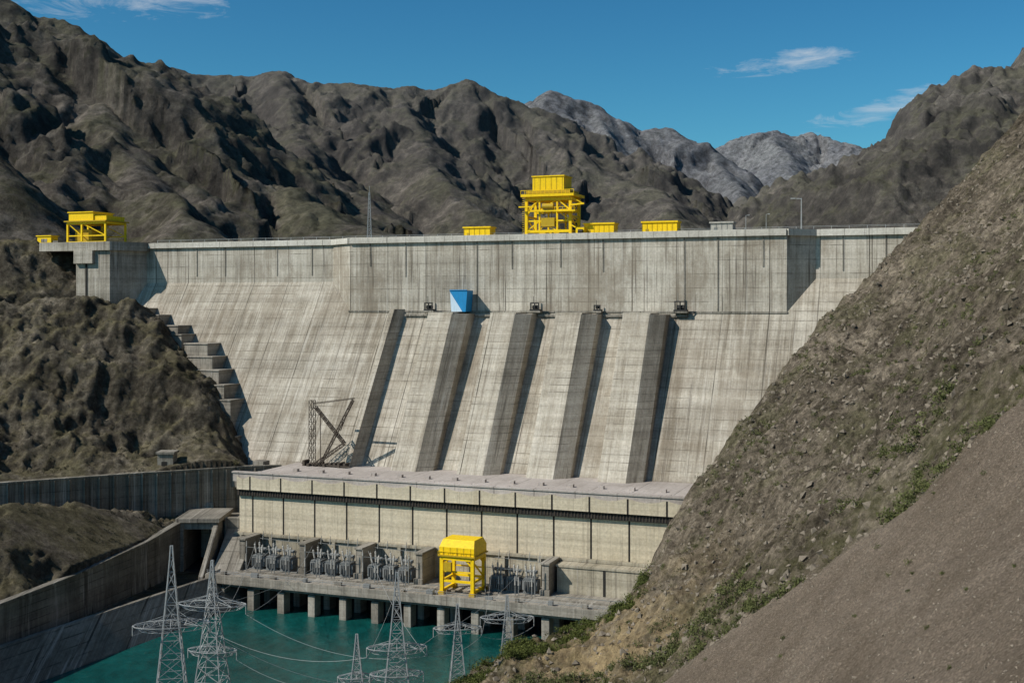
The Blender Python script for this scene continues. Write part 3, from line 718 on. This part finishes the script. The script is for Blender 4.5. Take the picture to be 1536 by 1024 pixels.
def mast(name,x,y,z0,z1,w,n):
    mb=MB(); lattice(mb,(x,y,z0),(x,y,z1),w,n,.18,0,.4); mb.beam((x,y,z1),(x,y,z1+2.5),.15); mb.build(name,[M_steel])
mast('radio_mast',-53.5,450,14,41,2.2,16)
mb=MB(); mb.cyl((99,2,22.2),(99,2,33.5),.25,.15,8); mb.beam((99,2,33.3),(96.5,2,33.5),.2); mb.box(95.6,97,1.7,2.3,33.3,33.6); mb.build('street_lamp',[M_steel],DAM)
for u,h in ((81,28.4),(87.6,28.6),(140,29)):
    mb=MB(); mb.cyl((u,3,22.2),(u,3,h),.12,.08,8); mb.beam((u,3,h),(u+.8,3,h+.15),.1); mb.box(u+.6,u+1.2,2.8,3.2,h,h+.2); mb.build('street_lamp',[M_steel],DAM)

TOPS=[]
def pylon(X,Y,zb,zt,wb,rings,ph=0):
    mb=MB(); H=zt-zb; n=13
    lev=[]
    for i in range(n+1):
        t=1-(1-i/n)**1.15; z=zb+H*t; h=(wb*(1-t)**1.15+.35)/2; lev.append((z,h))
    co=lambda z,h:[Vector((X+sx*h*math.cos(ph)-sy*h*math.sin(ph),Y+sx*h*math.sin(ph)+sy*h*math.cos(ph),z)) for sx,sy in ((1,1),(-1,1),(-1,-1),(1,-1))]
    for (z0,h0),(z1,h1) in zip(lev[:-1],lev[1:]):
        a=co(z0,h0);b=co(z1,h1)
        for k in range(4):
            mb.beam(a[k],b[k],.19); mb.beam(a[k],b[(k+1)%4],.09); mb.beam(a[(k+1)%4],b[k],.09); mb.beam(b[k],b[(k+1)%4],.09)
    for z,R,r in rings:
        N=16; pts=[];ptl=[]
        for i in range(N):
            t=2*math.pi*i/N; c,s=math.cos(t)*R,math.sin(t)*r
            pts.append(Vector((X+c*math.cos(ph)-s*math.sin(ph),Y+c*math.sin(ph)+s*math.cos(ph),z)))
            ptl.append(Vector((X+.82*(c*math.cos(ph)-s*math.sin(ph)),Y+.82*(c*math.sin(ph)+s*math.cos(ph)),z-.9)))
        for i in range(N):
            j=(i+1)%N; mb.beam(pts[i],pts[j],.12); mb.beam(ptl[i],ptl[j],.08); mb.beam(pts[i],ptl[i],.07); mb.beam(pts[i],ptl[j],.07)
            if i%2==0: mb.beam(pts[i],Vector((X,Y,z+.8)),.08); mb.beam(pts[i],Vector((X,Y,z+R*.28)),.06)
        for i in (0,N//2):
            p=pts[i]; mb.cyl(p,p-Vector((0,0,1.8)),.1,.1,6); TOPS.append(p-Vector((0,0,1.8)))
    mb.build('transmission_pylon',[M_pyl])
M_pyl=plain('pylon_galvanised',(.40,.41,.41),.55,.25,1,.2,False)
pylon(-61,215,-84,-43.6,8,[(-57.6,6.7,3.2)],.2)
pylon(-58.7,235,-86,-50.5,7.5,[(-59,6.9,3.0),(-68,5,2.4)],-.15)
pylon(-21.6,225,-84,-50.6,7,[(-64.6,5.6,2.6),(-69.5,5,2.4)],.1)
pylon(-10.9,240,-84,-60.3,4.5,[(-65,4.8,2.0)],.1)
pylon(-29.5,228,-84,-63,5,[(-71,3.6,1.8)],.1)
pylon(-1,246,-82,-60,4.5,[(-64.5,5.5,2.2)],0)
def wires(name,pairs,sag):
    cu=bpy.data.curves.new(name,'CURVE'); cu.dimensions='3D'; cu.bevel_depth=.035; cu.bevel_resolution=1
    for (a,b,s) in pairs:
        sp=cu.splines.new('POLY'); n=18; sp.points.add(n)
        for i in range(n+1):
            t=i/n; p=Vector(a).lerp(Vector(b),t); sp.points[i].co=(p.x,p.y,p.z-4*s*t*(1-t),1)
    cu.materials.append(M_pyl); ob=bpy.data.objects.new(name,cu); COL.objects.link(ob)
def dw(u,v,z): x,y=d2w(u,v); return (x,y,z)
pr=[]
T=TOPS
pr+= [(T[0],dw(-47,89,-70.4),3),(T[1],dw(-40,89,-70.4),3),(T[2],dw(-28,89,-70.4),3),(T[3],dw(-18,89,-70.4),3),(T[6],dw(-10,89,-70.4),2.5),(T[7],dw(2,89,-70.4),2.5),(T[10],dw(28,89,-70.4),2),(T[11],dw(38,89,-70.4),2)]
pr+= [(T[0],T[8],4),(T[2],T[6],3.5),(T[3],T[7],4),(T[4],T[12],3),(T[10],T[14 if len(T)>14 else 12],1.5),(T[6],T[10],1.5),(T[7],T[11],1.5)]
wires('power_lines',pr,3)

def leafmat(name,c,c2):
    g=G(name); g.b.inputs['Roughness'].default_value=.8
    return g.col(g.ramp(g.noise(.35,5,.7),[(.35,c),(.65,c2)]))
M_dry=leafmat('dry_shrub',(.06,.055,.025),(.14,.125,.06)); M_grn=leafmat('green_shrub',(.045,.058,.014),(.12,.135,.032)); M_drk=leafmat('dark_shrub',(.022,.024,.012),(.06,.058,.03)); M_olv=leafmat('olive_shrub',(.050,.058,.020),(.125,.135,.048))
def foliage(name,P,R,n,size,mat,flat=.75):
    P=np.asarray(P);R=np.asarray(R);m=len(P)
    d=rng.normal(size=(m,n,3)); d/=np.linalg.norm(d,axis=-1,keepdims=True); rr=rng.random((m,n,1))**.45
    lump=1+.35*np.sin(d[...,0:1]*5+np.arange(m)[:,None,None])*np.cos(d[...,1:2]*4+np.arange(m)[:,None,None]*2)
    c=P[:,None]+d*rr*lump*R[:,None,None]*np.array([1,1,flat]); c[...,2]+=R[:,None]*.35
    a=rng.normal(size=c.shape); a[...,2]*=1.3; a/=np.linalg.norm(a,axis=-1,keepdims=True); b=np.cross(a,rng.normal(size=c.shape)); b/=np.linalg.norm(b,axis=-1,keepdims=True)
    s=size*(.5+rng.random((m,n,1)))*(.5+.5*R[:,None,None])
    v=np.stack([c-b*s*.35,c+b*s*.35,c+a*s*1.5],-2).reshape(-1,3); f=np.arange(len(v)).reshape(-1,3)
    return rawmesh(name,v,f,[mat],False,3)
def rocks(name,P,R,mat):
    P=np.asarray(P);R=np.asarray(R);m=len(P)
    o=np.array([(1,0,0),(-1,0,0),(0,1,0),(0,-1,0),(0,0,1),(0,0,-1)],float)
    V=o[None]*(.55+.7*rng.random((m,6,1)))*R[:,None,None]*(.6+.6*rng.random((m,1,3)))
    an=rng.random(m)*6.28; ti=rng.random(m)*1.2
    ca,sa=np.cos(an)[:,None],np.sin(an)[:,None]; ct,st=np.cos(ti)[:,None],np.sin(ti)[:,None]
    y=V[...,1]*ct-V[...,2]*st; z=V[...,1]*st+V[...,2]*ct; x=V[...,0]
    V=np.stack([x*ca-y*sa,x*sa+y*ca,z],-1)+P[:,None]
    F=np.array([(0,2,4),(2,1,4),(1,3,4),(3,0,4),(2,0,5),(1,2,5),(3,1,5),(0,3,5)])
    f=(F[None]+np.arange(m)[:,None,None]*6).reshape(-1,3)
    return rawmesh(name,V.reshape(-1,3),f,[mat],False,3)
def pts_on(n,x0,x1,y0,y1,cond):
    x=rng.uniform(x0,x1,n); y=rng.uniform(y0,y1,n); z,g,d=hillz(x,y); m=cond(x,y,z,g,d)&(z>-87.5)&(y>55)
    return np.stack([x,y,z],-1)[m],g[m]
M_stone=plain('loose_stone',(.22,.185,.145),.95,.45,.4,0,False)
nz=lambda x,y,s,k:fbm(x,y,s,3,k)
p,g=pts_on(26000,-20,150,60,345,lambda x,y,z,g,d:(d<0)&(g<.7)); r=.12+.6*rng.random(len(p))**4*1.3; rocks('scattered_rocks',p,r,M_stone)
p,g=pts_on(42000,-5,110,56,190,lambda x,y,z,g,d:(d<0)&(g>.4)&(z<25)); r=.04+.20*rng.random(len(p))**5; rocks('gravel_stones',p,r,M_stone)
p,g=pts_on(6500,-10,160,70,350,lambda x,y,z,g,d:(d<1)&(g<.75)&(nz(x,y,25,91)>-.05)); r=.3+.75*rng.random(len(p))**2; foliage('hillside_shrubs',p,r,46,.18,M_dry)
p,g=pts_on(9000,0,125,95,290,lambda x,y,z,g,d:(d<0)&(np.abs(y+.62*(x-22)-192)<15)&(nz(x,y,18,98)>-.05)); r=.6+1.4*rng.random(len(p))**1.8; foliage('gully_shrubs',p[:1100],r[:1100],110,.2,M_olv,.6)
p,g=pts_on(900,-5,90,65,170,lambda x,y,z,g,d:(d<0)&(g>.6)); r=.25+.5*rng.random(len(p))**2; foliage('gravel_tufts',p[:90],r[:90],80,.16,M_olv,.6)
p,g=pts_on(2400,20,130,120,330,lambda x,y,z,g,d:(d<0)&(g<.5)&(nz(x,y,30,99)>.0)); r=.45+1.0*rng.random(len(p))**2; foliage('grass_tufts',p[:480],r[:480],90,.2,M_olv,.7)
p,g=pts_on(12000,-25,28,205,262,lambda x,y,z,g,d:(d<1.0)&(d>-14)&(nz(x,y,9,95)>.0)&((x<8)|(nz(x,y,5,96)>.08))); r=.5+1.1*rng.random(len(p))**1.7; foliage('green_bushes',p[:850],r[:850],120,.2,M_grn)
x=rng.uniform(-260,-85,16000); y=rng.uniform(270,480,16000); z=leftz(x,y); mk=(z>-72)&(z<20)&(nz(x,y,22,97)>.02)&(polydist(x,y,wall)**2>9)
p=np.stack([x,y,z],-1)[mk][:3200]; foliage('bank_shrubs',p,.3+.8*rng.random(len(p))**2,34,.22,M_drk)
x=rng.uniform(-92,-80,160); y=rng.uniform(376,392,160); z=leftz(x,y); foliage('terrace_bushes',np.stack([x,y,z],-1)[:60],.8+1.2*rng.random(60),110,.3,M_dry)

# ------------------------------------------------------------ light, sky, camera
el=math.radians(41); az=math.radians(49)
sd=Vector((-math.cos(el)*math.sin(az),-math.cos(el)*math.cos(az),math.sin(el)))
sd=(Matrix.Rotation(TH,3,'Z')@sd)
su=bpy.data.lights.new('sun','SUN'); su.energy=4.8; su.angle=math.radians(.5); su.color=(1,.935,.835)
so=bpy.data.objects.new('sun',su); COL.objects.link(so); so.rotation_euler=sd.to_track_quat('Z','Y').to_euler()
W=bpy.data.worlds.new('World'); sc.world=W; W.use_nodes=True; nt=W.node_tree; bg=nt.nodes['Background']; bg.inputs[1].default_value=.075
sky=nt.nodes.new('ShaderNodeTexSky'); sky.sky_type='NISHITA'; sky.sun_disc=False; sky.sun_elevation=el; sky.sun_rotation=math.atan2(sd.x,sd.y); sky.altitude=900; sky.air_density=1.0; sky.dust_density=1.2; sky.ozone_density=3
hs=nt.nodes.new('ShaderNodeHueSaturation'); hs.inputs['Saturation'].default_value=1.22; nt.links.new(sky.outputs[0],hs.inputs['Color'])
tn=nt.nodes.new('ShaderNodeMix'); tn.data_type='RGBA'; tn.blend_type='MULTIPLY'; tn.inputs[0].default_value=1; nt.links.new(hs.outputs[0],tn.inputs[6]); tn.inputs[7].default_value=(.60,.98,.90,1)
gmn=nt.nodes.new('ShaderNodeGamma'); gmn.inputs[1].default_value=1.2; nt.links.new(tn.outputs[2],gmn.inputs[0])
tc=nt.nodes.new('ShaderNodeTexCoord'); sp=nt.nodes.new('ShaderNodeSeparateXYZ'); nt.links.new(tc.outputs['Generated'],sp.inputs[0])
def mth(op,a,b=0,c=0,cl=False):
    x=nt.nodes.new('ShaderNodeMath'); x.operation=op; x.use_clamp=cl
    for i,v in enumerate((a,b,c)):
        if hasattr(v,'is_output'): nt.links.new(v,x.inputs[i])
        else: x.inputs[i].default_value=v
    return x.outputs[0]
yy=mth('MAXIMUM',sp.outputs[1],.05); A_=mth('DIVIDE',sp.outputs[0],yy); E_=mth('DIVIDE',sp.outputs[2],yy)
mp=nt.nodes.new('ShaderNodeMapping'); nt.links.new(tc.outputs['Generated'],mp.inputs[0]); mp.inputs['Scale'].default_value=(22,22,85); mp.inputs['Rotation'].default_value=(0,.15,0)
nz_=nt.nodes.new('ShaderNodeTexNoise'); nz_.inputs['Scale'].default_value=1; nz_.inputs['Detail'].default_value=9; nz_.inputs['Roughness'].default_value=.68; nz_.inputs['Distortion'].default_value=.6; nt.links.new(mp.outputs[0],nz_.inputs['Vector'])
tot=None
for a0,e0,la,le,sl,amp in ((.228,.2,.08,.012,.12,.95),(.330,.166,.105,.014,.24,1.0),(-.335,.254,.13,.024,-.05,.8),(-.27,.262,.08,.016,.0,.7)):
    dx=mth('SUBTRACT',A_,a0); dy=mth('SUBTRACT',mth('SUBTRACT',E_,e0),mth('MULTIPLY',dx,sl))
    r2=mth('ADD',mth('POWER',mth('DIVIDE',mth('ABSOLUTE',dx),la),2),mth('POWER',mth('DIVIDE',mth('ABSOLUTE',dy),le),2))
    m=mth('MULTIPLY',mth('SUBTRACT',1,r2,cl=True),amp); tot=m if tot is None else mth('MAXIMUM',tot,m)
cl=mth('MULTIPLY',mth('SUBTRACT',nz_.outputs['Fac'],mth('SUBTRACT',.65,mth('MULTIPLY',tot,.34))),3.0,cl=True)
cl=mth('MULTIPLY',cl,mth('MULTIPLY',tot,4,cl=True)); cl=mth('MULTIPLY',cl,.65,cl=True)
mx=nt.nodes.new('ShaderNodeMix'); mx.data_type='RGBA'; nt.links.new(cl,mx.inputs[0]); nt.links.new(gmn.outputs[0],mx.inputs[6]); mx.inputs[7].default_value=(8.5,9,9.5,1)
nt.links.new(mx.outputs[2],bg.inputs[0])
cam=bpy.data.cameras.new('camera'); co=bpy.data.objects.new('camera',cam); COL.objects.link(co); co.location=(0,0,0); co.rotation_euler=(math.radians(90),0,0)
cam.sensor_width=36; cam.lens=1800/1536*36; cam.shift_y=-59/1536; cam.clip_start=.5; cam.clip_end=20000
sc.camera=co
sc.view_settings.view_transform='Standard'; sc.view_settings.look='None'; sc.view_settings.exposure=0
